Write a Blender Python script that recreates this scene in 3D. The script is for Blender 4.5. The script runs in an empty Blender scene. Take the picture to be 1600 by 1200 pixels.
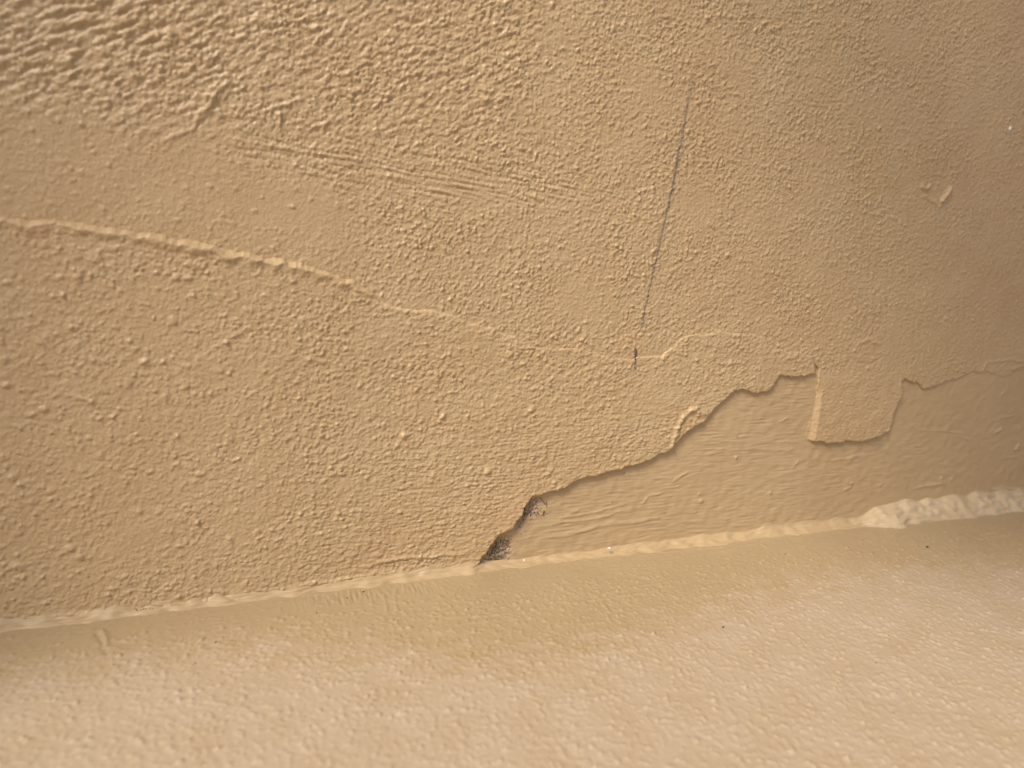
import bpy, math, random
import numpy as np
from mathutils import Matrix, Vector
from math import radians, sin, cos

# ------------------------------------------------------------------ camera, sky, sun, exposure
S = bpy.context.scene
COL = S.collection
F = 1155.0                                   # focal length in pixels of the 1600 px wide photograph
YAW, PITCH, ROLL = radians(22), radians(12), radians(3.47)
CAM = np.array([0.0, -0.31, 0.16124])
_fw = np.array([sin(YAW)*cos(PITCH), cos(YAW)*cos(PITCH), -sin(PITCH)])
_r0 = np.array([cos(YAW), -sin(YAW), 0.0]); _u0 = np.cross(_r0, _fw)
_rt = cos(ROLL)*_r0 + sin(ROLL)*_u0
_up = -sin(ROLL)*_r0 + cos(ROLL)*_u0
cd = bpy.data.cameras.new('camera'); cam = bpy.data.objects.new('camera', cd); COL.objects.link(cam)
cam.matrix_world = Matrix(((_rt[0], _up[0], -_fw[0], CAM[0]), (_rt[1], _up[1], -_fw[1], CAM[1]),
                           (_rt[2], _up[2], -_fw[2], CAM[2]), (0, 0, 0, 1)))
cd.sensor_width = 36.0; cd.lens = 36.0*F/1600.0
cd.clip_start = 0.01; cd.clip_end = 500
cd.dof.use_dof = True; cd.dof.focus_distance = 0.34; cd.dof.aperture_fstop = 7.2
S.camera = cam

SUN_DIR = Vector((-0.55, -0.36, 0.78)).normalized()      # towards the sun
w = bpy.data.worlds.new('World'); S.world = w; w.use_nodes = True
nt = w.node_tree; nt.nodes.clear()
sky = nt.nodes.new('ShaderNodeTexSky'); sky.sky_type = 'NISHITA'; sky.sun_disc = False
sky.sun_elevation = math.asin(SUN_DIR.z)
sky.sun_rotation = math.atan2(SUN_DIR.x, SUN_DIR.y)
sky.air_density = 1.0; sky.dust_density = 4.0; sky.ozone_density = 1.0
bg = nt.nodes.new('ShaderNodeBackground'); bg.inputs['Strength'].default_value = 0.05
ow = nt.nodes.new('ShaderNodeOutputWorld')
nt.links.new(sky.outputs[0], bg.inputs[0]); nt.links.new(bg.outputs[0], ow.inputs[0])
sd_ = bpy.data.lights.new('sun', 'SUN'); sd_.energy = 1.5; sd_.angle = radians(17); sd_.color = (1.0, 0.95, 0.87)
sun = bpy.data.objects.new('sun', sd_); COL.objects.link(sun)
sun.rotation_euler = SUN_DIR.to_track_quat('Z', 'Y').to_euler()
vs_ = S.view_settings; vs_.view_transform = 'Standard'; vs_.look = 'None'; vs_.gamma = 1.0
vs_.use_curve_mapping = False; vs_.exposure = 1.43

# ------------------------------------------------------------------ measuring helpers
def ray(px, py): return _fw + (px-800)/F*_rt - (py-600)/F*_up
def on_wall(p, out=0.0):                     # photograph point -> wall coordinates (u along, v up), metres
    d = ray(*p); t = (-out - CAM[1])/d[1]; q = CAM + t*d; return (q[0], q[2])
def on_ledge(p):
    d = ray(*p); t = -CAM[2]/d[2]; q = CAM + t*d; return (q[0], q[1])
def W(pts, out=0.0): return np.array([on_wall(p, out) for p in pts])
def L(pts): return np.array([on_ledge(p) for p in pts])
MM = 0.001

# ------------------------------------------------------------------ relief raster: periodic tiles of plaster texture
DX = 0.00035; NX, NY = 2400, 1200
U0, V0 = -0.22, -0.02
fx = np.fft.rfftfreq(NX, DX)[None, :]; fy = np.fft.fftfreq(NY, DX)[:, None]
def band(seed, lx, ly=None, ang=0.0):        # band-passed noise, wavelengths in mm, unit deviation
    ly = ly or lx
    rs = np.random.RandomState(seed)
    g = np.fft.rfft2(rs.standard_normal((NY, NX)).astype(np.float32))
    a = radians(ang); kx = fx*cos(a) + fy*sin(a); ky = -fx*sin(a) + fy*cos(a)
    k2 = (kx*lx*MM)**2 + (ky*ly*MM)**2
    h = np.fft.irfft2(g*(k2*np.exp(-k2)), s=(NY, NX)).astype(np.float32)
    return h/h.std()
def shot(seed, per_cm2, radius, ex=1.0):     # scattered small grains and droplets under the paint, unit deviation
    rs = np.random.RandomState(seed); n = int(per_cm2*NX*NY*(DX*100)**2)
    a = np.zeros((NY, NX), np.float32)
    np.add.at(a, (rs.randint(0, NY, n), rs.randint(0, NX, n)), rs.exponential(1.0, n).astype(np.float32))
    k2 = ((fx*ex)**2 + fy**2)*(radius*MM)**2*math.pi**2
    h = np.fft.irfft2(np.fft.rfft2(a)*np.exp(-k2), s=(NY, NX)).astype(np.float32)
    return (h-h.mean())/h.std()
def blur(a, mm):
    k2 = (fx**2 + fy**2)*(mm*MM)**2*2*math.pi**2
    return np.fft.irfft2(np.fft.rfft2(a)*np.exp(-k2), s=(NY, NX)).astype(np.float32)
RU = (U0 + DX*np.arange(NX)).astype(np.float32)[None, :]; RV = (V0 + DX*np.arange(NY)).astype(np.float32)[:, None]
def inside(P, X, Y):
    c = np.zeros(np.broadcast(X, Y).shape, bool); n = len(P)
    for i in range(n):
        x1, y1 = P[i]; x2, y2 = P[(i+1) % n]
        if y1 == y2: continue
        c ^= ((y1 > Y) != (y2 > Y)) & (X < (x2-x1)*(Y-y1)/(y2-y1) + x1)
    return c
def mask(P, mm): return np.clip(blur(inside(P, RU, RV).astype(np.float32), mm), 0, 1)
def window(x0, x1, y0, y1):
    i0 = max(0, int((x0-U0)/DX)); i1 = min(NX, int((x1-U0)/DX)+2)
    j0 = max(0, int((y0-V0)/DX)); j1 = min(NY, int((y1-V0)/DX)+2)
    return (slice(j0, j1), slice(i0, i1)) if i1 > i0 and j1 > j0 else None
def stroke(H, P, width, height, jit=0.0, seed=1, taper=True):    # a ridge (or groove) along a polyline, mm
    P = wiggle(np.asarray(P), jit*MM, seed, closed=False)
    wd = width*MM; m = 3*wd
    s = window(P[:, 0].min()-m, P[:, 0].max()+m, P[:, 1].min()-m, P[:, 1].max()+m)
    if s is None: return
    X = RU[:, s[1]]; Y = RV[s[0], :]
    D = np.full(np.broadcast(X, Y).shape, 1.0, np.float32); T = np.zeros_like(D)
    n = len(P)-1
    for i in range(n):
        a, b = P[i], P[i+1]; e = b-a; l2 = (e**2).sum()+1e-15
        t = np.clip(((X-a[0])*e[0] + (Y-a[1])*e[1])/l2, 0, 1)
        d = np.hypot(X-a[0]-t*e[0], Y-a[1]-t*e[1])
        k = d < D; D = np.where(k, d, D); T = np.where(k, (i+t)/n, T)
    f = np.exp(-(D/wd)**2)
    if taper: f = f*np.clip(np.minimum(T, 1-T)*5, 0, 1)
    H[s] += height*f
def nodules(H, pts, radius, height, seed=0, spread=0.4):
    rs = random.Random(seed)
    for (x, y) in pts:
        r = radius*MM*rs.uniform(1-spread, 1+spread); h = height*rs.uniform(0.5, 1.4)
        ex = rs.uniform(0.8, 1.5)
        s = window(x-3*r, x+3*r, y-3*r, y+3*r)
        if s is None: continue
        d2 = ((RU[:, s[1]]-x)/(r*ex))**2 + ((RV[s[0], :]-y)/r)**2
        H[s] += h*np.exp(-d2**1.3)
def wiggle(P, amp, seed, closed=False, levels=4):                # midpoint roughening of an outline
    rs = np.random.RandomState(seed); P = np.asarray(P, float)
    if amp <= 0: return P
    for lv in range(levels):
        Q = np.vstack([P, P[:1]]) if closed else P
        a, b = Q[:-1], Q[1:]; e = b-a; ln = np.hypot(e[:, 0], e[:, 1])+1e-12
        nrm = np.stack([-e[:, 1], e[:, 0]], 1)/ln[:, None]
        off = rs.normal(size=len(a))*np.minimum(amp*0.62**lv, ln*0.16)
        off[ln < 0.0012] = 0
        mid = (a+b)/2 + nrm*off[:, None]
        out = np.empty((len(a)*2 + (0 if closed else 1), 2)); out[0:2*len(a):2] = a; out[1:2*len(a):2] = mid
        if not closed: out[-1] = P[-1]
        P = out
    return P
def sample(H, u, v):                         # periodic bilinear lookup
    x = (u-U0)/DX; y = (v-V0)/DX
    i = np.floor(x).astype(int); j = np.floor(y).astype(int); a = x-i; b = y-j
    i0 = i % NX; i1 = (i+1) % NX; j0 = j % NY; j1 = (j+1) % NY
    return (H[j0, i0]*(1-a) + H[j0, i1]*a)*(1-b) + (H[j1, i0]*(1-a) + H[j1, i1]*a)*b
def ss(a, b, x): t = np.clip((x-a)/(b-a), 0, 1); return t*t*(3-2*t)

# ------------------------------------------------------------------ materials
def paint(name, base, alt, rough=0.42, micro=0.00006, lift=None):
    m = bpy.data.materials.new(name); m.use_nodes = True; n = m.node_tree.nodes; l = m.node_tree.links
    b = n['Principled BSDF']; b.inputs['Roughness'].default_value = rough
    tc = n.new('ShaderNodeTexCoord')
    n1 = n.new('ShaderNodeTexNoise'); n1.inputs['Scale'].default_value = 26; n1.inputs['Detail'].default_value = 5
    n1.inputs['Roughness'].default_value = 0.6
    l.new(tc.outputs['Object'], n1.inputs['Vector'])
    r1 = n.new('ShaderNodeMapRange'); r1.inputs[1].default_value = 0.35; r1.inputs[2].default_value = 0.65
    l.new(n1.outputs[0], r1.inputs[0])
    mx = n.new('ShaderNodeMix'); mx.data_type = 'RGBA'; mx.inputs[6].default_value = (*base, 1); mx.inputs[7].default_value = (*alt, 1)
    l.new(r1.outputs[0], mx.inputs[0]); col = mx.outputs[2]
    if lift:                                  # a second tone mixed in where the attribute says so
        at = n.new('ShaderNodeAttribute'); at.attribute_name = 'coat'
        m2 = n.new('ShaderNodeMix'); m2.data_type = 'RGBA'; m2.inputs[7].default_value = (*lift, 1)
        l.new(at.outputs['Fac'], m2.inputs[0]); l.new(col, m2.inputs[6]); col = m2.outputs[2]
    # dirt and dust lying on the paint
    ad = n.new('ShaderNodeAttribute'); ad.attribute_name = 'dirt'
    n2 = n.new('ShaderNodeTexNoise'); n2.inputs['Scale'].default_value = 900; n2.inputs['Detail'].default_value = 3
    l.new(tc.outputs['Object'], n2.inputs['Vector'])
    r2 = n.new('ShaderNodeMapRange'); r2.inputs[1].default_value = 0.3; r2.inputs[2].default_value = 0.62
    r2.inputs[3].default_value = 0.45; r2.inputs[4].default_value = 1.0
    l.new(n2.outputs[0], r2.inputs[0])
    mu = n.new('ShaderNodeMath'); mu.operation = 'MULTIPLY'; mu.use_clamp = True
    l.new(ad.outputs['Fac'], mu.inputs[0]); l.new(r2.outputs[0], mu.inputs[1])
    m3 = n.new('ShaderNodeMix'); m3.data_type = 'RGBA'; m3.inputs[7].default_value = (0.13, 0.11, 0.09, 1)
    l.new(mu.outputs[0], m3.inputs[0]); l.new(col, m3.inputs[6])
    l.new(m3.outputs[2], b.inputs['Base Color'])
    rr = n.new('ShaderNodeMapRange'); rr.inputs[1].default_value = 0.3; rr.inputs[2].default_value = 0.7
    rr.inputs[3].default_value = rough-0.05; rr.inputs[4].default_value = rough+0.08
    l.new(n1.outputs[0], rr.inputs[0]); l.new(rr.outputs[0], b.inputs['Roughness'])
    n3 = n.new('ShaderNodeTexNoise'); n3.inputs['Scale'].default_value = 1050; n3.inputs['Detail'].default_value = 3
    l.new(tc.outputs['Object'], n3.inputs['Vector'])
    bp = n.new('ShaderNodeBump'); bp.inputs['Distance'].default_value = micro; bp.inputs['Strength'].default_value = 1.0
    l.new(n3.outputs[0], bp.inputs['Height']); l.new(bp.outputs[0], b.inputs['Normal'])
    return m
def plain(name, c, rough=0.9):
    m = bpy.data.materials.new(name); m.use_nodes = True; n = m.node_tree.nodes; l = m.node_tree.links
    b = n['Principled BSDF']; b.inputs['Roughness'].default_value = rough
    t = n.new('ShaderNodeTexCoord'); q = n.new('ShaderNodeTexNoise'); q.inputs['Scale'].default_value = 1500
    l.new(t.outputs['Object'], q.inputs['Vector'])
    mx = n.new('ShaderNodeMix'); mx.data_type = 'RGBA'
    mx.inputs[6].default_value = (*[x*0.6 for x in c], 1); mx.inputs[7].default_value = (*[min(1, x*1.3) for x in c], 1)
    l.new(q.outputs[0], mx.inputs[0]); l.new(mx.outputs[2], b.inputs['Base Color'])
    return m
TAN, TAN2 = (0.497, 0.353, 0.195), (0.475, 0.324, 0.172)
M_WALL = paint('wall_paint', TAN, TAN2, 0.42, 0.00028)
M_BASE = paint('brushed_base_paint', (0.48, 0.34, 0.188), (0.455, 0.315, 0.172), 0.42)
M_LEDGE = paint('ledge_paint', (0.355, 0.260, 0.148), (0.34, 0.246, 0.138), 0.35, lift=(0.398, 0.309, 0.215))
M_SEAL = paint('sealant_paint', (0.425, 0.302, 0.165), (0.40, 0.28, 0.148), 0.5, 0.00003)
M_FILL = paint('pale_filler', (0.50, 0.38, 0.235), (0.43, 0.315, 0.18), 0.5, 0.00004, lift=(0.34, 0.29, 0.22))
M_DARK = plain('dark_dirt', (0.035, 0.028, 0.022))
M_DUST = plain('grey_dust', (0.16, 0.13, 0.11))
M_LINE = plain('graphite_dust', (0.085, 0.08, 0.072))
M_WHITE = plain('white_chip', (0.78, 0.76, 0.74), 0.6)
M_GROUND = plain('asphalt', (0.10, 0.095, 0.09))

# ------------------------------------------------------------------ mesh helpers
def link(name, me, mat, parent=None):
    o = bpy.data.objects.new(name, me); COL.objects.link(o)
    me.materials.append(mat); o.parent = parent
    return o
def mesh(name, V, Q=None, T=None, attrs=None, smooth=True):
    V = np.asarray(V, np.float32)
    me = bpy.data.meshes.new(name)
    Q = np.zeros((0, 4), np.int32) if Q is None else np.asarray(Q, np.int32).reshape(-1, 4)
    T = np.zeros((0, 3), np.int32) if T is None else np.asarray(T, np.int32).reshape(-1, 3)
    me.vertices.add(len(V)); me.vertices.foreach_set('co', V.ravel())
    loops = np.concatenate([Q.ravel(), T.ravel()]).astype(np.int32)
    me.loops.add(len(loops)); me.loops.foreach_set('vertex_index', loops)
    nq, ntr = len(Q), len(T)
    me.polygons.add(nq+ntr)
    st = np.concatenate([np.arange(nq)*4, nq*4+np.arange(ntr)*3]).astype(np.int32)
    me.polygons.foreach_set('loop_start', st)
    me.update(calc_edges=True); me.validate()
    me.polygons.foreach_set('use_smooth', np.full(nq+ntr, smooth))
    for k, a in (attrs or {}).items():
        at = me.attributes.new(k, 'FLOAT', 'POINT'); at.data.foreach_set('value', np.asarray(a, np.float32).ravel())
    return me
def tag(o, label, cat, group=None, kind=None):
    o['label'] = label; o['category'] = cat
    if group: o['group'] = group
    if kind: o['kind'] = kind
    return o
def spacing(a, b, step_fn, lo=None, hi=None):    # dense ticks a..b, growing beyond
    x = [a]
    while x[-1] < b: x.append(x[-1] + step_fn(x[-1]))
    if hi is not None:
        st = x[-1]-x[-2]
        while x[-1] < hi: st *= 1.2; x.append(min(hi, x[-1]+st))
    if lo is not None:
        st = x[1]-x[0]; y = []; c = x[0]
        while c > lo: st *= 1.2; c = max(lo, c-st); y.append(c)
        x = y[::-1]+x
    return np.array(x)
def du(x): return 0.00045*max(0.8, 1 + 1.0*(x-0.12)) if x < 0.12 else 0.00045*(1+1.15*(x-0.12))
def dist_poly(P, X, Y, flags=None):
    D = np.full(X.shape, 9.0, np.float32); QX = np.zeros(X.shape, np.float32); QY = np.zeros_like(QX); FL = np.zeros_like(QX)
    n = len(P)
    for i in range(n):
        a, b = P[i], P[(i+1) % n]
        m = 0.006
        k = np.nonzero((X > min(a[0], b[0])-m) & (X < max(a[0], b[0])+m) & (Y > min(a[1], b[1])-m) & (Y < max(a[1], b[1])+m))
        if len(k[0]) == 0: continue
        x, y = X[k], Y[k]; e = b-a; l2 = (e**2).sum()+1e-15
        t = np.clip(((x-a[0])*e[0] + (y-a[1])*e[1])/l2, 0, 1)
        qx = a[0]+t*e[0]; qy = a[1]+t*e[1]; d = np.hypot(x-qx, y-qy)
        w_ = d < D[k]; kk = tuple(z[w_] for z in k)
        D[kk] = d[w_]; QX[kk] = qx[w_]; QY[kk] = qy[w_]
        if flags is not None: FL[kk] = flags[i]
    return D, QX, QY, FL
def sheet(name, us, vs, P, level, mat, parent, flags=None, radii=(0.4, 1.6), thick=1.0, under=0.0, dirt=None, drop=None):
    """A coat of paint or plaster: a relief sheet cut to an outline, with a rounded, thick edge.
    level(u, v, sd) gives the height off the wall in mm."""
    X, Y = np.meshgrid(us, vs); X = X.astype(np.float64); Y = Y.astype(np.float64)
    cw = np.minimum(np.gradient(us)[None, :]*np.ones_like(X), np.gradient(vs)[:, None]*np.ones_like(X))
    ins = inside(P, X, Y)
    D, QX, QY, FL = dist_poly(P, X, Y, flags)
    cell = np.maximum(np.gradient(us)[None, :], np.gradient(vs)[:, None])
    snap = D < 0.52*cell
    X = np.where(snap, QX, X); Y = np.where(snap, QY, Y)
    sd = np.where(snap, 0, np.where(ins, D, -D))
    ok = snap | ins
    r = np.where(FL > 0.5, radii[1], radii[0])*MM
    h = level(X, Y, np.maximum(sd, 0))
    e = np.clip(sd/r, 0, 1); h = h - (r/MM)*0.85*(1-np.sqrt(np.clip(1-(1-e)**2, 0, 1)))
    if drop is not None: h = drop(X, Y, np.maximum(sd, 0), FL, h)
    ny, nx = X.shape
    idx = np.arange(nx*ny).reshape(ny, nx)
    a, b, c, d = idx[:-1, :-1], idx[:-1, 1:], idx[1:, 1:], idx[1:, :-1]
    oa, ob, oc, od = ok[:-1, :-1], ok[:-1, 1:], ok[1:, 1:], ok[1:, :-1]
    cnt = oa.astype(int)+ob+oc+od
    strict = (ins & ~snap)
    anyin = strict[:-1, :-1] | strict[:-1, 1:] | strict[1:, 1:] | strict[1:, :-1]
    q = (cnt == 4) & anyin
    Q = np.stack([a[q], b[q], c[q], d[q]], 1)
    T = []
    for (no, tri) in ((oa, (b, c, d)), (ob, (a, c, d)), (oc, (a, b, d)), (od, (a, b, c))):
        k = (cnt == 3) & (~no) & anyin
        T.append(np.stack([tri[0][k], tri[1][k], tri[2][k]], 1))
    T = np.concatenate(T)
    # boundary edges -> skirt
    E = np.concatenate([Q[:, [0, 1]], Q[:, [1, 2]], Q[:, [2, 3]], Q[:, [3, 0]], T[:, [0, 1]], T[:, [1, 2]], T[:, [2, 0]]])
    key = np.minimum(E[:, 0], E[:, 1]).astype(np.int64)*(nx*ny) + np.maximum(E[:, 0], E[:, 1])
    uq, inv, ct = np.unique(key, return_inverse=True, return_counts=True)
    B = E[ct[inv] == 1]
    V = np.stack([X.ravel(), -h.ravel()*MM, Y.ravel()], 1)
    bi = np.unique(B); N = len(V)
    # inward direction at the rim
    gx = np.zeros(N); gy = np.zeros(N); ed = V[B[:, 1]]-V[B[:, 0]]
    for k in (0, 1):
        np.add.at(gx, B[:, k], -ed[:, 2]); np.add.at(gy, B[:, k], ed[:, 0])
    g = np.stack([gx[bi], 0*gx[bi], gy[bi]], 1); g /= np.linalg.norm(g, axis=1)[:, None]+1e-12
    th = thick(V[bi, 0], V[bi, 2]) if callable(thick) else thick
    r1 = V[bi].copy(); r1[:, 1] += th*MM; r1 += g*0.15*MM
    rings = [r1]
    if under > 0:
        r2 = r1 + g*under*MM; r2[:, 1] += 0.3*MM; rings.append(r2)
    mp = np.full(N, -1); mp[bi] = np.arange(len(bi))
    m0 = mp[B[:, 0]]; m1 = mp[B[:, 1]]
    quads = [Q, np.stack([B[:, 1], B[:, 0], N+m0, N+m1], 1)]
    if under > 0:
        n2 = N+len(bi); quads.append(np.stack([N+m1, N+m0, n2+m0, n2+m1], 1))
    Vall = np.concatenate([V]+rings); Q = np.concatenate(quads)
    dv = np.zeros(len(Vall)) if dirt is None else np.concatenate([dirt(V[:, 0], V[:, 2])] + [dirt(r_[:, 0], r_[:, 2]) for r_ in rings])
    used = np.zeros(len(Vall), bool); used[Q.ravel()] = True; used[T.ravel()] = True
    rm = np.cumsum(used)-1
    me = mesh(name, Vall[used], rm[Q], rm[T], {'dirt': dv[used]})
    return link(name, me, mat, parent)

# ------------------------------------------------------------------ the wall
wall = bpy.data.objects.new('painted_wall', None); COL.objects.link(wall); wall.empty_display_size = 0.05
tag(wall, 'tan painted plaster wall with peeling lower coat and coarse texture', 'wall', None, 'thing')

VTOP = 0.32
us_all = spacing(-0.11, 0.54, du, -1.6, 1.9)

# --- relief of the upper coat
op1 = band(1, 1.5); op2 = band(2, 1.0); op3 = band(3, 4.2); lo = band(4, 30.0); sh1 = shot(201, 75, 0.52, 1.15); sh2 = shot(202, 260, 0.36)
opw = band(5, 3.4, 1.7, 8)
peel = 0.05*op1 + 0.055*op2 + 0.03*op3 + 0.095*sh1 + 0.105*sh2
gain = np.clip(0.95 + 0.15*band(12, 60, 40), 0.5, 1.35)*(1-0.22*ss(0.26, 0.45, RU))
coarse_m = mask(W([(-260, -260), (760, -260), (860, 60), (790, 190), (690, 235), (540, 228), (430, 215), (330, 190), (230, 185), (120, 165), (0, 140), (-260, 90)]), 7.0)
fade_m = mask(W([(-300, -300), (330, -300), (330, 40), (270, 150), (200, 160), (90, 150), (-260, 120)]), 14.0)
smooth_m = mask(W([(-300, 150), (60, 165), (260, 215), (450, 260), (560, 330), (520, 420), (420, 400), (0, 345), (-300, 330)]), 7.0)
ridge = band(6, 15.0, 4.0, 27); ridge2 = band(7, 6.0, 2.3, 30); ridge3 = band(8, 2.4, 1.5, 15)
rg = 0.10*ridge + 0.15*ridge2 + 0.08*ridge3 + 0.16*shot(203, 16, 0.9, 1.5)
arc = band(9, 26.0, 2.1, -7)
arc_m = mask(W([(300, 205), (560, 225), (900, 270), (980, 310), (820, 330), (560, 310), (380, 260)]), 5.0)
Hup = peel*gain*(1 - 0.60*smooth_m) + coarse_m*(rg*0.62) + fade_m*(0.19*ridge + 0.07*ridge2) + arc_m*0.13*arc + 0.06*lo
stroke(Hup, W([(362, 128), (345, 135), (330, 160), (312, 188)]), 0.9, 0.9, 0.3, 11)
stroke(Hup, W([(345, 128), (338, 132), (318, 165), (296, 205), (240, 235)]), 0.7, 0.5, 0.5, 12)
stroke(Hup, W([(290, 200), (380, 222), (460, 238), (540, 246), (640, 256), (760, 272)]), 0.6, 0.24, 0.7, 13)
stroke(Hup, W([(520, 262), (640, 283), (780, 297)]), 0.5, 0.15, 0.6, 14)
stroke(Hup, W([(470, 205), (510, 192), (548, 180)]), 0.6, 0.38, 0.4, 15)
stroke(Hup, W([(400, 178), (440, 165), (480, 148)]), 0.7, 0.4, 0.4, 16)
stroke(Hup, W([(583, 190), (588, 200), (582, 212)]), 0.8, 0.7, 0.2, 17)
stroke(Hup, W([(790, 150), (775, 160)]), 0.7, 0.5, 0, 18, False)
stroke(Hup, W([(1436, 292), (1444, 296), (1450, 290)]), 0.8, 0.9, 0.2, 19, False)
stroke(Hup, W([(1468, 314), (1476, 304), (1482, 295)]), 1.0, 1.5, 0.2, 20, False)
stroke(Hup, W([(1440, 308), (1450, 312), (1466, 322)]), 0.7, 0.5, 0.2, 21, False)
nodules(Hup, W([(1546, 398), (1428, 250), (1556, 84), (1430, 140), (840, 260), (690, 210), (760, 90)]), 0.9, 0.5, 3)
# blister and the faint outline patches near the right edge
stroke(Hup, W([(1332, 548), (1340, 534), (1356, 530), (1370, 538)]), 1.0, 0.35, 0.3, 22, False)
stroke(Hup, W([(1340, 566), (1356, 570), (1372, 560)]), 0.8, -0.35, 0.2, 23, False)
stroke(Hup, W([(1535, 578), (1542, 566), (1560, 564), (1580, 562), (1597, 565)]), 0.8, 0.4, 0.3, 24, False)
stroke(Hup, W([(1570, 570), (1578, 578), (1592, 574)]), 0.8, 0.35, 0.3, 25, False)
rs = random.Random(5)
pts = [on_wall((rs.uniform(-100, 620), rs.uniform(150, 400))) for _ in range(170)]
nodules(Hup, pts, 0.75, 0.32, 6)
CR = [(1081, 128), (1075, 152), (1069, 190), (1060, 235), (1050, 285), (1040, 332), (1030, 380), (1020, 425), (1011, 462), (1004, 492), (999, 512)]
stroke(Hup, W(CR), 0.45, -0.22, 0.15, 26)

def lvl_up(u, v, sd): return 1.25 - 1.0*ss(0.37, 0.44, u)*ss(0.19, 0.12, v) + sample(Hup, u, v)
CRW = wiggle(W(CR), 0.15*MM, 26)
CR2W = W([(1064, 232), (1056, 262), (1047, 300), (1041, 330)])
CR3W = W([(991, 543), (990, 576)])
def seg_d(P, u, v):
    D = np.full(u.shape, 1.0)
    for a, b in zip(P[:-1], P[1:]):
        e = b-a; t = np.clip(((u-a[0])*e[0]+(v-a[1])*e[1])/((e**2).sum()+1e-15), 0, 1)
        D = np.minimum(D, np.hypot(u-a[0]-t*e[0], v-a[1]-t*e[1]))
    return D
def dirt_up(u, v):
    g = np.clip(0.55+0.5*sample(op2, u, v), 0, 1)
    d = 0.95*np.exp(-(seg_d(CRW[::2], u, v)/(0.42*MM))**2)*(0.4+0.6*g)*(0.35+0.65*ss(0.235, 0.20, v)) + 0.22*np.exp(-(seg_d(CRW[::4], u, v)/(1.5*MM))**2)
    d += 0.4*np.exp(-(seg_d(CR2W, u, v)/(0.4*MM))**2)*g
    return d
up_low = [(-600, 640), (300, 660), (700, 640), (980, 590), (1150, 560), (1230, 562), (1275, 572), (1300, 598), (1398, 602), (1411, 591),
          (1421, 596), (1434, 599), (1440, 607), (1452, 606), (1466, 601), (1490, 594), (1520, 580), (1545, 582), (1566, 590), (1580, 585), (1600, 574), (1640, 566), (1800, 560)]
Pu = W(up_low)
Pu = np.vstack([[[-2.0, Pu[0, 1]]], wiggle(Pu, 0.5*MM, 31, levels=3), [[2.4, Pu[-1, 1]+0.01]], [[2.4, 3.2]], [[-2.0, 3.2]]])
vs_up = spacing(Pu[1:-3, 1].min()-0.004, VTOP, lambda y: 0.00046, None, 2.6)
sheet('upper_coat', us_all, vs_up, Pu, lvl_up, M_WALL, wall, thick=1.6, dirt=dirt_up, radii=(0.5, 0.5))

# --- base coat seen where the plaster has come away
bs1 = band(40, 40, 0.95, 0); bs2 = band(41, 14, 1.8, 3); bl = band(42, 9.0); bm = band(43, 1.6); bl2 = band(44, 5.0, 2.6, 20)
fadeS = np.clip(0.55+0.45*band(45, 28), 0.1, 1.3)
Hb = (0.075*bs1*fadeS + 0.04*bs2 + 0.04*np.maximum(bl2-0.9, 0))*(1-0.4*ss(0.3, 0.42, RU)) + 0.06*bl + 0.014*bm
for i, (P_, wd, ht) in enumerate([
        ([(832, 824), (870, 818), (905, 813), (935, 810), (965, 800), (1010, 792)], 0.7, 0.32),
        ([(840, 842), (885, 836), (925, 826), (960, 818), (1010, 812), (1045, 805)], 1.0, 0.35),
        ([(862, 812), (900, 806), (960, 792), (1000, 782)], 0.6, 0.3),
        ([(1050, 752), (1062, 745), (1078, 738)], 0.7, 0.4),
        ([(1000, 790), (1012, 776), (1040, 768)], 0.6, 0.3),
        ([(892, 797), (898, 800), (905, 796)], 0.9, 0.4),
        ([(1215, 660), (1226, 655), (1232, 652)], 0.6, 0.4),
        ([(1552, 677), (1562, 672), (1566, 667)], 0.8, 0.8),
        ([(1586, 702), (1591, 695)], 0.9, 0.9), ([(1503, 681), (1510, 685), (1516, 689)], 0.8, 0.45),
        ([(1470, 747), (1476, 756)], 0.8, 0.8), ([(1426, 762), (1450, 759), (1480, 755)], 0.8, 0.5),
        ([(1540, 766), (1570, 763), (1600, 764)], 0.8, 0.5), ([(1300, 720), (1340, 712)], 0.8, 0.2),
        ([(1240, 730), (1246, 722)], 0.6, 0.35), ([(1320, 765), (1330, 760)], 0.7, 0.4), ([(1436, 672), (1500, 676)], 0.5, 0.2),
        ([(1560, 655), (1580, 650)], 0.6, 0.3), ([(1090, 700), (1200, 704), (1260, 702)], 0.4, 0.2), ([(1120, 690), (1250, 692)], 0.4, 0.2)]):
    stroke(Hb, W(P_), wd, ht, 0.3, 50+i, len(P_) > 2)
nodules(Hb, W([(1584, 650), (1567, 615), (1487, 749), (1093, 772), (1095, 783), (1426, 665), (1330, 755), (1203, 770), (1375, 758), (1150, 715)]), 0.8, 0.7, 9)
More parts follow.
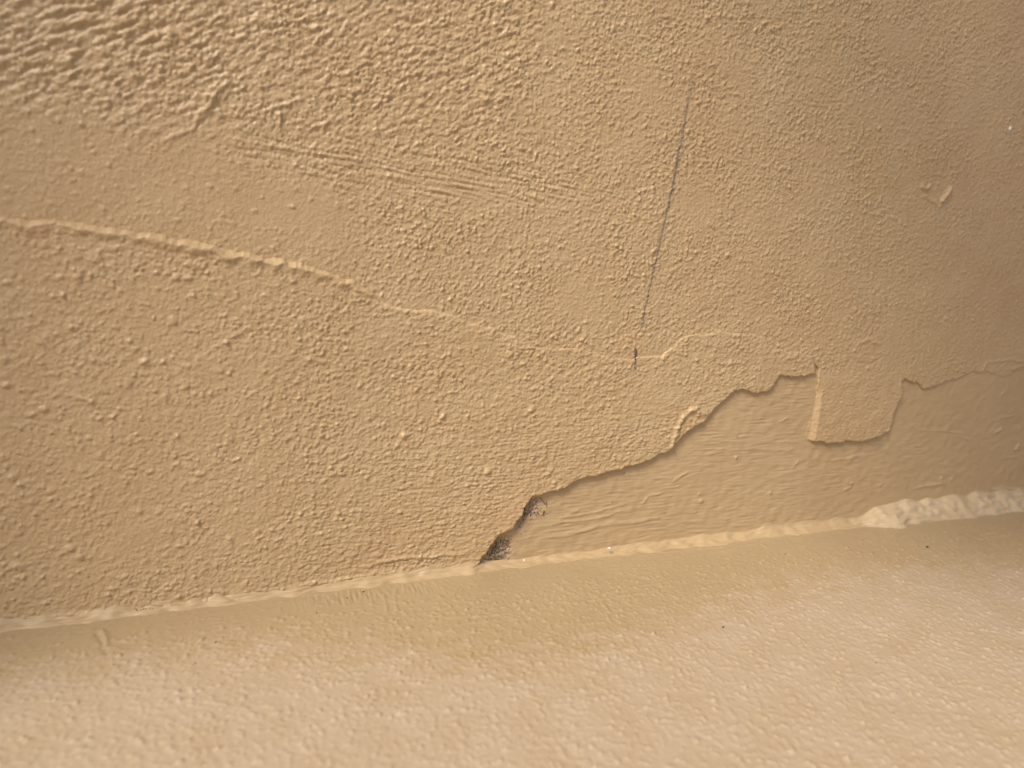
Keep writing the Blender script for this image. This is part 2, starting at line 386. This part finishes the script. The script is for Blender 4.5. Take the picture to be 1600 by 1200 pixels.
# hollow under the lifted corner
pk2 = mask(W([(746, 886), (764, 853), (786, 836), (800, 842), (799, 862), (790, 884), (765, 888)]), 1.9)
pk3 = mask(W([(804, 828), (814, 802), (830, 779), (846, 776), (840, 790), (826, 806), (816, 826)]), 0.8)
pk = np.maximum(pk2, pk3)
Hb -= pk*(0.85 + 0.25*bm + 0.2*op3)
def lvl_base(u, v, sd): return sample(Hb, u, v)
def dirt_tone_base(u, v):
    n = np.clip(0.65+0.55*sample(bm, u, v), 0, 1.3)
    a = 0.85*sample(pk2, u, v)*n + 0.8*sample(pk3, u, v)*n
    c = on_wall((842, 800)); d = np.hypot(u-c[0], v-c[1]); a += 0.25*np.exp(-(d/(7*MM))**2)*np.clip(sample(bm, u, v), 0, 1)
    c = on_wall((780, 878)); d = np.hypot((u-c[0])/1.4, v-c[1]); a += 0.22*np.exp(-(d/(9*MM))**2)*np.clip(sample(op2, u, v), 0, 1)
    c = on_wall((1372, 697)); d = np.hypot((u-c[0])/1.8, v-c[1]); a += 0.28*np.exp(-(d/(3.2*MM))**2)  # darker patch just below the lower edge of the tongue
    return np.clip(a, 0, 1)
ub = spacing(on_wall((730, 860))[0], 0.56, du, -1.6, 1.9)
vb = spacing(-0.002, on_wall((1500, 545))[1], lambda y: 0.00046, None, 2.6)
Pb = np.array([[-1.6, -0.0015], [1.9, -0.0015], [1.9, 2.6], [-1.6, 2.6]])
sheet('base_coat', ub, vb, Pb, lvl_base, M_BASE, wall, thick=1.0, dirt=dirt_tone_base)

# --- the lower skim coat that is peeling
top = [(-500, 296), (-200, 318), (0, 338), (60, 343), (110, 346), (150, 352), (190, 360), (240, 364), (290, 373), (340, 384), (380, 392), (420, 404), (462, 408), (480, 414),
       (520, 428), (548, 436), (575, 452), (618, 480), (650, 484), (700, 490), (735, 506), (770, 512), (800, 524), (830, 540), (870, 545), (905, 545), (950, 558), (990, 562),
       (1030, 556), (1048, 545), (1062, 532), (1085, 522), (1120, 518), (1160, 520), (1195, 527), (1212, 545), (1245, 550), (1272, 556)]
edge = [(1276, 583), (1262, 587), (1240, 589), (1218, 588), (1214, 596), (1208, 606), (1196, 613), (1186, 616), (1174, 613), (1160, 608), (1148, 611), (1136, 622),
        (1118, 637), (1108, 650), (1098, 660), (1078, 672), (1058, 692), (1046, 704), (1024, 714), (1000, 724), (968, 734), (936, 742), (914, 746), (892, 757), (872, 766),
        (848, 772), (834, 776), (824, 787), (814, 806), (803, 824), (794, 829), (784, 833), (773, 843), (764, 854), (756, 868), (749, 880), (742, 888)]
bot = [(740, 910), (600, 930), (300, 960), (0, 990), (-500, 1050)]
LAY = 1.8
Pt = wiggle(W(top, LAY*MM), 0.6*MM, 61, levels=3); Pe = wiggle(W(edge, LAY*MM), 0.45*MM, 62, levels=3); Pq = W(bot)
Pq[:, 1] = -0.001
Pl = np.vstack([[[-1.6, Pt[0, 1]]], Pt, Pe, Pq, [[-1.6, -0.001]]])
fl = np.zeros(len(Pl)); fl[:1+len(Pt)] = 1
wr1 = band(70, 2.5, 1.4, 4); wr2 = band(71, 1.25, 1.0); wr3 = band(72, 9.0, 6.0); wr4 = band(73, 5.5, 1.3, -3); br = band(74, 30, 1.05, 2); br2 = band(75, 12, 1.0, 0)
tb = band(76, 3.6, 3.0)
brm = mask(W([(430, 860), (560, 780), (620, 690), (780, 660), (960, 640), (1070, 610), (1200, 600), (1130, 660), (1000, 735), (860, 780), (740, 900), (430, 930)]), 8.0)
left_m = mask(W([(-400, 300), (330, 380), (420, 560), (330, 760), (420, 960), (-400, 1100)]), 22.0)
tri = mask(W([(-400, 300), (560, 440), (900, 550), (1260, 540), (1050, 640), (560, 690), (100, 800), (-400, 900)]), 14.0)
sh3 = shot(204, 60, 0.54, 1.5); sh4 = shot(205, 240, 0.36, 1.3)
Hl = (0.045*wr1 + 0.055*wr2 + 0.04*wr3 + 0.10*sh3 + 0.105*sh4)*(1-0.2*brm)*(1-0.25*left_m)*np.clip(0.95+0.15*band(14, 50, 35), 0.5, 1.4) + 0.03*tri*tb + (0.3+0.7*brm)*0.07*wr4 + brm*(0.075*br + 0.04*br2) + 0.05*band(77, 26)
rs = random.Random(8)
pts = [on_wall((min(1100, rs.expovariate(1/430.0)-160), rs.uniform(360, 930))) for _ in range(620)]
nodules(Hl, pts, 0.65, 0.26, 10)
pts = [on_wall((min(700, rs.expovariate(1/230.0)-60), rs.uniform(390, 880))) for _ in range(90)]
nodules(Hl, pts, 1.05, 0.5, 11)
nodules(Hl, W([(148, 560), (205, 552), (204, 530), (228, 562), (256, 562), (342, 577), (358, 581), (278, 677), (178, 648), (35, 752), (38, 768), (303, 460), (716, 545), (630, 678), (690, 648), (826, 640), (760, 735)]), 1.0, 0.75, 12)
nodules(Hl, W([(632, 680), (640, 688), (820, 642), (830, 636), (880, 548)]), 2.0, 0.5, 13)
stroke(Hl, W([(108, 616), (125, 618), (145, 624)]), 0.7, 0.5, 0.3, 80, False)
stroke(Hl, W([(1049, 698), (1052, 684), (1060, 666), (1068, 650), (1080, 640), (1090, 638)], LAY*MM), 1.0, 0.85, 0.25, 81, False)
stroke(Hl, W([(1080, 640), (1092, 645), (1104, 646)], LAY*MM), 1.3, 0.5, 0.2, 82, False)
for i, P_ in enumerate([[(430, 918), (500, 905), (600, 893), (700, 886)], [(380, 930), (480, 914), (560, 906)], [(480, 926), (540, 914), (640, 896)], [(200, 944), (300, 938), (380, 931)], [(560, 880), (650, 868), (740, 862)],
                        [(230, 950), (330, 942), (420, 934)], [(60, 958), (160, 950), (240, 948)]]):
    stroke(Hl, W(P_), 0.8, 0.55, 0.5, 90+i)
def layer_lvl(u, v):
    um = on_wall((560, 460))[0]; u1 = on_wall((900, 550))[0]
    lv = 1.95 + 1.6*(1-ss(0.01, um+0.024, u)) - 0.36*ss(um, u1, u) + 0.55*ss(um, u1, u)*(1-ss(0.05, 0.105, v))
    return lv
cpk = on_wall((815, 815)); cpk2 = on_wall((762, 862))
def lvl_lay(u, v, sd):
    h = layer_lvl(u, v) + sample(Hl, u, v)
    d = np.hypot(u-cpk[0], v-cpk[1]); h = h + 0.6*np.exp(-(d/(12*MM))**2)
    d = np.hypot(u-cpk2[0], v-cpk2[1]); h = h + 0.35*np.exp(-(d/(11*MM))**2)
    return h
um_l, um_r = on_wall((460, 410))[0], on_wall((680, 490))[0]; lipn = band(78, 9, 9)
def drop_lay(u, v, sd, FLG, h):              # smooth lip along the upper edge, thinning out to the right
    f = np.where(FLG > 0.5, 1.0, 0.0); t = ss(um_l, um_r, u)
    nz = sample(wr3, u, v)*0.5 + sample(lipn, u, 0*v)
    wd = (1.9*(1-t) + 1.0*t)*MM*np.clip(1+0.2*nz, 0.5, 1.6)
    q = np.clip(sd/wd, 0, 1)
    full = (layer_lvl(u, v)+0.75+0.12*nz+0.5*sample(Hl, u, v))*(1-t) + h*t
    foot = 1.15*(1-t) + (1.25+sample(Hup, u, v)*0.9)*t
    lip = foot + (full-foot)*((1-t)*np.minimum(1, 1.06*q)**0.92 + t*np.sin(q*math.pi/2))
    k = f*(1-ss(0.95*wd, 2.7*wd, sd))
    return h*(1-k) + k*lip
def dirt_lay(u, v):
    return 0.9*np.exp(-(seg_d(CR3W, u, v)/(0.7*MM))**2)*np.clip(0.7+0.6*sample(op2, u, v), 0, 1)
ul = spacing(-0.13, on_wall((1290, 560))[0], du, -1.6)
vl = spacing(-0.002, 0.175, lambda y: 0.00046)
def lay_thick(u, v): return np.where(u > on_wall((700, 800))[0], 1.3, 2.2)
lay = sheet('peeling_coat', ul, vl, Pl, lvl_lay, M_WALL, wall, flags=fl, radii=(0.35, 0.05), thick=lay_thick, under=5.0, dirt=dirt_lay, drop=drop_lay)
lay['label'] = 'thicker lower skim coat with a ragged broken edge on the right'

# --- the tongue of coat left hanging
tng = [(1262, 688), (1266, 664), (1270, 640), (1277, 618), (1279, 600), (1282, 566), (1300, 552), (1390, 556), (1411, 588), (1411, 604), (1408, 622), (1399, 640), (1394, 658), (1388, 674),
       (1374, 681), (1358, 687), (1340, 690), (1322, 688), (1306, 691), (1286, 690)]
Pf = wiggle(W(tng, 1.5*MM), 0.35*MM, 101, closed=True, levels=3)[:]
ctop = on_wall((1330, 600))[1]
Hf = 0.06*band(102, 5, 2.4, 5) + 0.035*band(103, 2.2, 1.5) + 0.06*band(104, 12) + 0.03*bs1
nodules(Hf, W([(1362, 655), (1330, 632), (1353, 620), (1340, 598), (1318, 600)], 1.5*MM), 0.7, 0.35, 15)
lA, lB = W([(1266, 688), (1281, 600)], 1.5*MM)
def lvl_f(u, v, sd):
    h = 1.5 + 0.62*(1-ss(ctop-0.03, ctop, v)) + sample(Hf, u, v)
    e = lB-lA; n = np.array([e[1], -e[0]])/np.hypot(*e)
    d = (u-lA[0])*n[0] + (v-lA[1])*n[1]
    k = 1-ss(ctop-0.006, ctop+0.002, v)
    h = h - 1.85*k*(1-np.clip((d+0.3*MM)/(3.4*MM), 0, 1))
    return np.where(v > ctop, h-(0.25+sample(Hf, u, v)*0.9-sample(Hup, u, v))*ss(ctop, ctop+0.008, v), h)
uf = spacing(Pf[:, 0].min()-0.002, Pf[:, 0].max()+0.002, lambda x: 0.0004)
vf = spacing(Pf[:, 1].min()-0.002, Pf[:, 1].max()+0.002, lambda x: 0.0004)
fo = sheet('coat_flap', uf, vf, Pf, lvl_f, M_WALL, wall, thick=1.5, under=1.5, radii=(0.4, 0.4))
fo['label'] = 'square tongue of paint with a pale left edge hanging over the base coat'

# --- dark dusty line up the wall
def blob(rs, r, flat=1.0):                   # small irregular grain, 20 triangles
    t = (1+5**.5)/2
    v = np.array([(-1, t, 0), (1, t, 0), (-1, -t, 0), (1, -t, 0), (0, -1, t), (0, 1, t), (0, -1, -t), (0, 1, -t), (t, 0, -1), (t, 0, 1), (-t, 0, -1), (-t, 0, 1)])/1.9
    v = v*r*rs.uniform(0.6, 1.25, (12, 1)); v *= np.array([1, flat, 1])*rs.uniform(0.7, 1.4, 3)
    return v
ICO = np.array([(0, 11, 5), (0, 5, 1), (0, 1, 7), (0, 7, 10), (0, 10, 11), (1, 5, 9), (5, 11, 4), (11, 10, 2), (10, 7, 6), (7, 1, 8),
                (3, 9, 4), (3, 4, 2), (3, 2, 6), (3, 6, 8), (3, 8, 9), (4, 9, 5), (2, 4, 11), (6, 2, 10), (8, 6, 7), (9, 8, 1)])
def grains(name, plist, mat, parent=None, extra=None):
    V, T, n = [], [], 0
    for (p, v) in plist:
        V.append(v+np.asarray(p)); T.append(ICO+n); n += 12
    if extra:
        for (v, t) in extra: V.append(v); T.append(np.asarray(t)+n); n += len(v)
    return link(name, mesh(name, np.concatenate(V), None, np.concatenate(T)), mat, parent)
rs = np.random.RandomState(3)
gl = []
cum = np.concatenate([[0], np.cumsum(np.hypot(*np.diff(CRW, axis=0).T))])
for k in range(330):
    s_ = rs.uniform(0, 1)**0.9; s_ = s_*cum[-1]
    if s_/cum[-1] < 0.25 and rs.rand() < 0.6: continue
    u = np.interp(s_, cum, CRW[:, 0])+rs.normal()*0.10*MM; v = np.interp(s_, cum, CRW[:, 1])
    gl.append(((u, -(1.25+float(sample(Hup, np.array(u), np.array(v))))*MM, v), blob(rs, rs.uniform(0.06, 0.18)*MM, 0.4)))
grains('dusty_line', gl, M_LINE, wall)['label'] = 'thin dark dusty line running down the wall'
gl = []
for k in range(60):
    t = rs.rand(); p = CR3W[0]*(1-t)+CR3W[1]*t; u = p[0]+rs.normal()*0.35*MM; v = p[1]
    h = float(lvl_lay(np.array(u), np.array(v), 0))
    gl.append(((u, -h*MM, v), blob(rs, rs.uniform(0.12, 0.38)*MM, 0.5)))
grains('dark_smudge', gl, M_LINE, wall)['label'] = 'short dark smudge below the dusty line'

# ------------------------------------------------------------------ the ledge below
lg1 = band(110, 1.9, 1.5, 0); lg2 = band(111, 1.2); lg3 = band(112, 7.0); lgs = band(113, 20, 1.1, 8); lgd = band(114, 14, 1.3, -22); lglo = band(115, 34); ch = band(116, 1.7, 16, 0); edgeN = band(117, 26, 12); lsh = shot(206, 70, 0.52, 1.35)
def ledge_rel(x, y):
    d = -y; s = lambda H: sample(H, x, y+0.3)
    cut = 1-ss(0.016, 0.034, d+0.005*s(edgeN))
    tex = 0.045*s(lg1) + 0.045*s(lg2) + 0.012*s(lg3) + 0.155*s(lsh)
    u1, u2 = on_ledge((540, 945))[0], on_ledge((660, 940))[0]
    chm = ss(u1-0.03, u1, x)*(1-ss(u2, u2+0.02, x))*ss(0.006, 0.010, d)*(1-ss(0.014, 0.022, d))
    st = 0.06*s(lgs)+0.06*s(lgd)*ss(0.12, 0.2, x)
    return tex*(1-0.72*cut) + cut*st + 0.015*s(lglo) + chm*0.16*s(ch)
LS = [([(160, 985), (166, 998), (165, 1010)], 0.9, 0.55), ([(152, 990), (160, 1003), (166, 1020)], 0.9, -0.4), ([(900, 942), (940, 936), (990, 928), (1030, 922)], 0.7, 0.3), ([(700, 965), (760, 962), (820, 955)], 0.7, 0.28),
      ([(930, 930), (1000, 915), (1075, 905)], 0.6, 0.3), ([(950, 1018), (975, 1015), (1000, 1012)], 0.6, 0.3), ([(680, 985), (720, 975), (770, 968)], 0.6, 0.25), ([(600, 930), (603, 945), (605, 955)], 0.7, 0.3), ([(615, 928), (619, 942), (620, 955)], 0.7, 0.3), ([(580, 935), (583, 950)], 0.6, 0.2), ([(1530, 842), (1550, 838), (1575, 836)], 0.9, 0.5), ([(1540, 834), (1560, 832)], 0.8, 0.4), ([(1395, 838), (1400, 834)], 0.9, 0.6), ([(1130, 862), (1160, 852), (1185, 850)], 0.8, 0.4), ([(1250, 836), (1290, 832)], 0.8, 0.4), ([(1180, 845), (1200, 856)], 0.7, 0.3), ([(1000, 868), (1080, 858), (1130, 855)], 0.8, 0.35)]
def ledge_z(x, y):
    z = ledge_rel(x, y)
    for P_, wd, ht in LS:
        P_ = L(P_); f = np.exp(-(seg_d(P_, x, y)/(wd*MM))**2); z = z+ht*f
    return z
ux = spacing(-0.10, 0.53, lambda x: 0.00055 if x < 0.2 else 0.00055+0.0006*(x-0.2), -1.6, 1.9)
yy = -spacing(0.0, 0.075, lambda t: 0.0006, None, None)
y2 = [yy[-1]]
while y2[-1] > -0.20: y2.append(y2[-1]-0.0007)
stp = 0.0006
while y2[-1] > -0.62: stp *= 1.2; y2.append(max(-0.62, y2[-1]-stp))
yv = np.concatenate([[0.004], yy, np.array(y2[1:])])[::-1]
X, Y = np.meshgrid(ux, yv)
Z = ledge_z(X, Y)*MM
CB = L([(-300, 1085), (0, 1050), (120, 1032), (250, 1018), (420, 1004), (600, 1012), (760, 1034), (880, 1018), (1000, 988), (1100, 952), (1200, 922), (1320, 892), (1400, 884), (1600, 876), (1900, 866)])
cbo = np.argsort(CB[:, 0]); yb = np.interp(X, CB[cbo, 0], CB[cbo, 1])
coat = ss(-0.018, 0.026, yb - Y + 0.005*sample(edgeN, X, Y+0.3) + 0.0022*sample(lg3, X, Y+0.3))*np.clip(0.85+0.10*sample(lglo, X, Y+0.3), 0.3, 1)  # second tone, paler beyond an uneven line along the joint
nyy, nxx = X.shape; idx = np.arange(nxx*nyy).reshape(nyy, nxx)
Q = np.stack([idx[:-1, :-1].ravel(), idx[:-1, 1:].ravel(), idx[1:, 1:].ravel(), idx[1:, :-1].ravel()], 1)
V = np.stack([X.ravel(), Y.ravel(), Z.ravel()], 1)
fr = idx[0, ::12]; fr = np.unique(np.append(fr, idx[0, -1]))          # rounded front face
n0 = len(V); fv = V[idx[0, :]]; extra = []; 
for (dy, dz) in ((-0.004, -0.0015), (-0.0055, -0.006), (-0.0055, -0.14)):
    t_ = fv.copy(); t_[:, 1] += dy; t_[:, 2] = dz; extra.append(t_)
rows = [idx[0, :]]+[n0+i*nxx+np.arange(nxx) for i in range(3)]
Qs = [Q]
for a_, b_ in zip(rows[:-1], rows[1:]): Qs.append(np.stack([b_[:-1], b_[1:], a_[1:], a_[:-1]], 1))
V = np.concatenate([V]+extra)
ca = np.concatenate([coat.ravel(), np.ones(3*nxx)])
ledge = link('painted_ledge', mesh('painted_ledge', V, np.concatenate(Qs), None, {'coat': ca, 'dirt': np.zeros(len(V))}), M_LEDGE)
tag(ledge, 'pale tan painted ledge running along the foot of the wall', 'ledge')

# ------------------------------------------------------------------ sealant in the joint
sa = band(120, 22, 6); sb = band(121, 11, 5); sc = band(122, 10.0, 7.0); sl = band(123, 40, 1.6)
def wall_face(u):                            # height of the finished wall just above the joint, mm
    uc = on_wall((745, 885))[0]
    return 0.1 + 2.0*(1-ss(uc-0.004, uc+0.002, u)) + 0.9*(1-ss(-0.02, 0.1, u))
def bead(name, u0, u1, hi, dep, bulge, mat, label, seed=0, rough=0.25, wander=1.0, coatf=None, cat='sealant', n=24, taper=0.006):
    us = spacing(u0, u1, lambda x: 0.0006)
    t = np.linspace(0, 1, n)
    U, Tt = np.meshgrid(us, t)
    a = (hi(us)*(1+0.18*wander*sample(sa, us, 0*us+0.01*seed)))[None, :]*MM
    b = (dep(us)*(1+0.18*wander*sample(sa, us, 0*us+0.05+0.01*seed)))[None, :]*MM
    wf = wall_face(us)[None, :]*MM
    th = Tt*math.pi/2
    end = np.minimum(1, np.minimum((us-u0), (u1-us))/taper)[None, :]; end = np.sqrt(np.clip(end, 0, 1))
    k = bulge
    # superellipse between wall point (0, a) and ledge point (b, 0): k<1 hollow, k>1 round
    yy_ = b*np.sin(th)**(2/k); zz_ = a*np.cos(th)**(2/k)
    env = np.sin(Tt*math.pi)
    nz = rough*(0.35*sample(sb, U, Tt*0.02+0.03*seed) + 0.4*sample(sc, U, Tt*0.016) + 0.5*sample(sl, U, Tt*0.008+0.02))*env*MM
    gA, gB = on_wall((205, 950))[0], on_wall((395, 935))[0]
    nz = nz - (0.9*np.exp(-((Tt-0.42-0.05*sample(sc, U, 0*U))/0.07)**2)*ss(gA, gA+0.006, U)*ss(gB+0.002, gB-0.004, U)*np.clip(0.5+0.7*sample(sb, U, 0*U+0.2), 0, 1))*MM
    y = -(wf*(1-Tt*0.0) + yy_*end + nz*0.7) + 0.25*MM*(1-Tt); z = zz_*end + nz*0.7 - 0.35*MM*Tt**6
    idx = np.arange(U.size).reshape(U.shape)
    Q = np.stack([idx[1:, :-1].ravel(), idx[1:, 1:].ravel(), idx[:-1, 1:].ravel(), idx[:-1, :-1].ravel()], 1)
    V = np.stack([U.ravel(), y.ravel(), z.ravel()], 1)
    ct = np.zeros(U.size) if coatf is None else coatf(U, Tt).ravel()
    o = link(name, mesh(name, V, Q, None, {'dirt': np.zeros(U.size), 'coat': ct}), mat)
    return tag(o, label, cat)
uA = on_wall((748, 886))[0]; uB = on_wall((1335, 812))[0]
bead('sealant_bead', -0.6, uA+0.007, lambda u: 4.2+0*u, lambda u: 4.2+0*u, 0.8, M_SEAL, 'smooth narrow cream sealant bead along the joint left of the broken corner', 0, 0.32, 0.7)
bead('sealant_bead', uA-0.014, uB+0.004, lambda u: 2.5+2.0*ss(uA, uB, u), lambda u: 5.5+3.0*ss(uA, uB, u), 0.74, M_SEAL, 'wider cream sealant fillet along the joint right of the broken corner', 2, 0.3, 0.9)
lumpn = band(124, 24, 12)
bead('filler_lump', uB-0.010, 0.85, lambda u: (6.0+4.6*ss(uB, uB+0.03, u))*(1+0.06*sample(lumpn, u, 0*u)), lambda u: 11.5+0.8*sample(lumpn, u, 0*u+0.1), 1.12, M_FILL, 'thick lumpy pale filler smeared over the joint at the right end', 3, 0.6, 0.2,
     lambda U, T_: np.clip(0.3*sample(sb, U, T_*0.02)-0.1, 0, 0.6)*ss(on_wall((1480, 790))[0], on_wall((1570, 790))[0], U), 'filler', 30, 0.03)

# ------------------------------------------------------------------ specks, chips, dust
rs = np.random.RandomState(9)
def base_pt(px, lift=0.0):
    u, v = on_wall(px); return (u, -(float(sample(Hb, np.array(u), np.array(v)))+lift)*MM, v)
def lay_pt(px): 
    u, v = on_wall(px, 1.9*MM); return (u, -float(lvl_lay(np.array(u), np.array(v), 0))*MM, v)
def up_pt(px):
    u, v = on_wall(px, 1.25*MM); return (u, -(1.25+float(sample(Hup, np.array(u), np.array(v))))*MM, v)
def led_pt(px):
    x, y = on_ledge(px); return (x, y, float(ledge_z(np.array(x), np.array(y)))*MM)
def speck(name, p, r, mat, label, cat, group, flat=(1, 1, 1)):
    v = blob(rs, r*MM)*np.array(flat)
    o = link(name, mesh(name, v, None, ICO), mat); o.location = p
    return tag(o, label, cat, group)
for px, r in [((568, 925), .7), ((543, 934), .5), ((495, 958), .5), ((837, 1003), .4), ((888, 865), .5), ((670, 1032), .35), ((761, 970), .45), ((305, 1036), .5), ((337, 1005), .6), ((1130, 980), .85),
              ((1242, 925), .4), ((1396, 1114), .4), ((1369, 1036), .45), ((1227, 866), .7), ((711, 930), .4), ((725, 947), .3), ((1262, 1060), .4), ((990, 1015), .35), ((1097, 972), .35), ((310, 1052), .35), ((1257, 952), .35)]:
    if px == (1130, 980): lb, gp = 'largest dark speck on the open middle of the pale ledge', None
    elif px[1] < 960: lb, gp = 'tiny dark speck on the ledge close to the sealed joint', 'dirt specks along the joint'
    else: lb, gp = 'tiny dark speck on the open front part of the ledge', 'dirt specks on the open ledge'
    speck('dirt_speck', led_pt(px), r*0.66, M_DARK, lb, 'speck', gp)
speck('dirt_speck', led_pt((1449, 855)), 0.9, M_DARK, 'dark speck on the ledge just below the pale lumpy filler', 'speck', None)
for px, r in [((741, 814), .5), ((578, 836), .4), ((693, 765), .3), ((484, 642), .35), ((715, 546), .35), ((172, 816), .35), ((725, 787), .4)]:
    speck('dirt_speck', lay_pt(px), r*0.66, M_DARK, 'tiny dark dirt speck stuck to the peeling lower coat', 'speck', 'dirt specks on the peeling coat')
for px, r in [((1397, 147), .5), ((1401, 180), .3), ((1082, 128), .4), ((577, 28), .4)]:
    speck('dirt_speck', up_pt(px), r*0.66, M_DARK, 'tiny dark dirt speck on the textured upper wall', 'speck', 'dirt specks on the upper wall')
for px, r in [((1040, 802), .4), ((957, 785), .4), ((880, 806), .45), ((922, 738), .35), ((975, 739), .4), ((1152, 683), .5), ((797, 866), .4), ((822, 831), .35), ((814, 835), .35)]:
    speck('dirt_speck', base_pt(px), r*0.66, M_DARK, 'tiny dark dirt speck on the smooth exposed base coat', 'speck', 'dirt specks on the base coat')
speck('paint_chip', up_pt((1578, 201)), 1.7, M_WHITE, 'tiny white chip mark on the wall near the right edge', 'chip', None, (0.6, 0.4, 1.3))
uq, vq = on_wall((946, 854)); speck('paint_chip', (uq, -0.0042, vq+0.001), 0.9, M_WHITE, 'tiny white flake stuck on the sealant right of the broken corner', 'chip', None, (1.4, 0.6, 0.7))
uq, vq = on_wall((818, 874)); speck('paint_chip', (uq, -0.001, vq), 0.45, M_WHITE, 'tiny white crumb beside the dusty hollow', 'chip', None)
# dust and fibres in the hollow
gl = []
def fibre(p0, p1, r, seg=6, wob=0.8):
    a = np.array(p0); b = np.array(p1); pts = [a+(b-a)*t/seg + rs.normal(size=3)*np.array([1, 0.3, 1])*wob*MM*(0 < t < seg) for t in range(seg+1)]
    V = []; T = []
    for i, p in enumerate(pts):
        for k in range(3): V.append(p+r*MM*np.array([cos(2.1*k), sin(2.1*k), 0.5*cos(2.1*k+1)]))
    for i in range(seg):
        for k in range(3):
            a_, b_, c_, d_ = i*3+k, i*3+(k+1) % 3, i*3+3+(k+1) % 3, i*3+3+k
            T += [(a_, b_, c_), (a_, c_, d_)]
    return (np.array(V), T)
ex = []
for (cx, cy, sx, sy, n_, rr) in [(768, 862, 9, 13, 70, .17), (780, 848, 11, 10, 40, .15), (819, 801, 5, 11, 70, .28), (836, 796, 12, 8, 55, .2), (790, 880, 30, 7, 50, .13), (860, 800, 22, 12, 30, .13), (815, 850, 28, 16, 40, .11)]:
    for k in range(n_):
        px = (cx+rs.normal()*sx*0.6, cy+rs.normal()*sy*0.6)
        gl.append((base_pt(px), blob(rs, rs.uniform(0.4, 1.3)*rr*MM)))
for (a_, b_) in [((826, 803), (845, 797)), ((845, 797), (838, 806)), ((843, 778), (854, 792)), ((835, 800), (826, 812)), ((772, 845), (780, 860)), ((790, 845), (800, 856)), ((765, 870), (785, 855)), ((775, 850), (795, 848)), ((768, 866), (776, 848)), ((846, 805), (851, 798))]:
    ex.append(fibre(base_pt(a_, 0.2), base_pt(b_, 0.2), 0.13))
gd = []
for k in range(230):
    px = (779+rs.normal()*9, 862+rs.normal()*10)
    gd.append((base_pt(px), blob(rs, rs.uniform(0.06, 0.24)*MM)))
tag(grains('dust_clump', gd, M_DUST), 'patch of loose grey dust in the hollow just above the joint', 'dust', None, 'stuff')
d = grains('dust_debris', gl, M_DARK, None, ex)
tag(d, 'dark crumbs and fibres caught behind the broken plaster corner', 'dust', None, 'stuff')
gl = []
for k in range(60):
    px = (230+rs.normal()*11, 950-rs.normal()*1.3) if k < 32 else (335+rs.uniform(-5, 45), 948+rs.normal()*1.2)
    u, v = on_wall(px, 4*MM)
    gl.append(((u, -(wall_face(np.array(u))+2.2)*MM, v), blob(rs, rs.uniform(0.08, 0.28)*MM)))
d = grains('dirt_streak', gl, M_DUST); tag(d, 'short grey dirt streaks caught in the left sealant bead', 'dirt', None, 'stuff')

# ------------------------------------------------------------------ ground in front of the ledge
gv = np.array([[-80, -80, -0.14], [80, -80, -0.14], [80, 60, -0.14], [-80, 60, -0.14]], float)
g = link('ground', mesh('ground', gv, [[0, 1, 2, 3]], None, None, False), M_GROUND); g['kind'] = 'structure'

# ------------------------------------------------------------------ unseen board added above the view to shade the right end of the wall
shade_board = bpy.data.objects.new('added_shade_shelf', None); COL.objects.link(shade_board); shade_board.location = (0.5, 0, 0.66)
tag(shade_board, 'unseen tan board added to shade the right end of the wall', 'shade_board')
def box(name, x0, x1, y0, y1, z0, z1, parent):
    v = np.array([(x, y, z) for z in (z0, z1) for y in (y0, y1) for x in (x0, x1)], float)
    q = [[0, 2, 3, 1], [4, 5, 7, 6], [0, 1, 5, 4], [2, 6, 7, 3], [0, 4, 6, 2], [1, 3, 7, 5]]
    return link(name, mesh(name, v, q, None, None, False), M_WALL, parent)
box('shade_plank', -0.56, 0.75, -0.42, -0.20, 0.0, 0.03, shade_board)
for bx in (-0.3, 0.5):
    box('shade_arm', bx, bx+0.02, -0.40, 0.001, -0.012, -0.002, shade_board)

# ------------------------------------------------------------------ unseen block added left of the view to take sun off the left end
blk = bpy.data.objects.new('added_shade_pier', None); COL.objects.link(blk); blk.location = (-0.42, 0, 0)
tag(blk, 'unseen square block added to shade the left end of the wall', 'shade_block')
box('shade_shaft', -0.12, 0.12, -0.16, 0.001, 0.06, 2.6, blk)
box('shade_foot', -0.14, 0.14, -0.18, 0.001, -0.01, 0.06, blk)
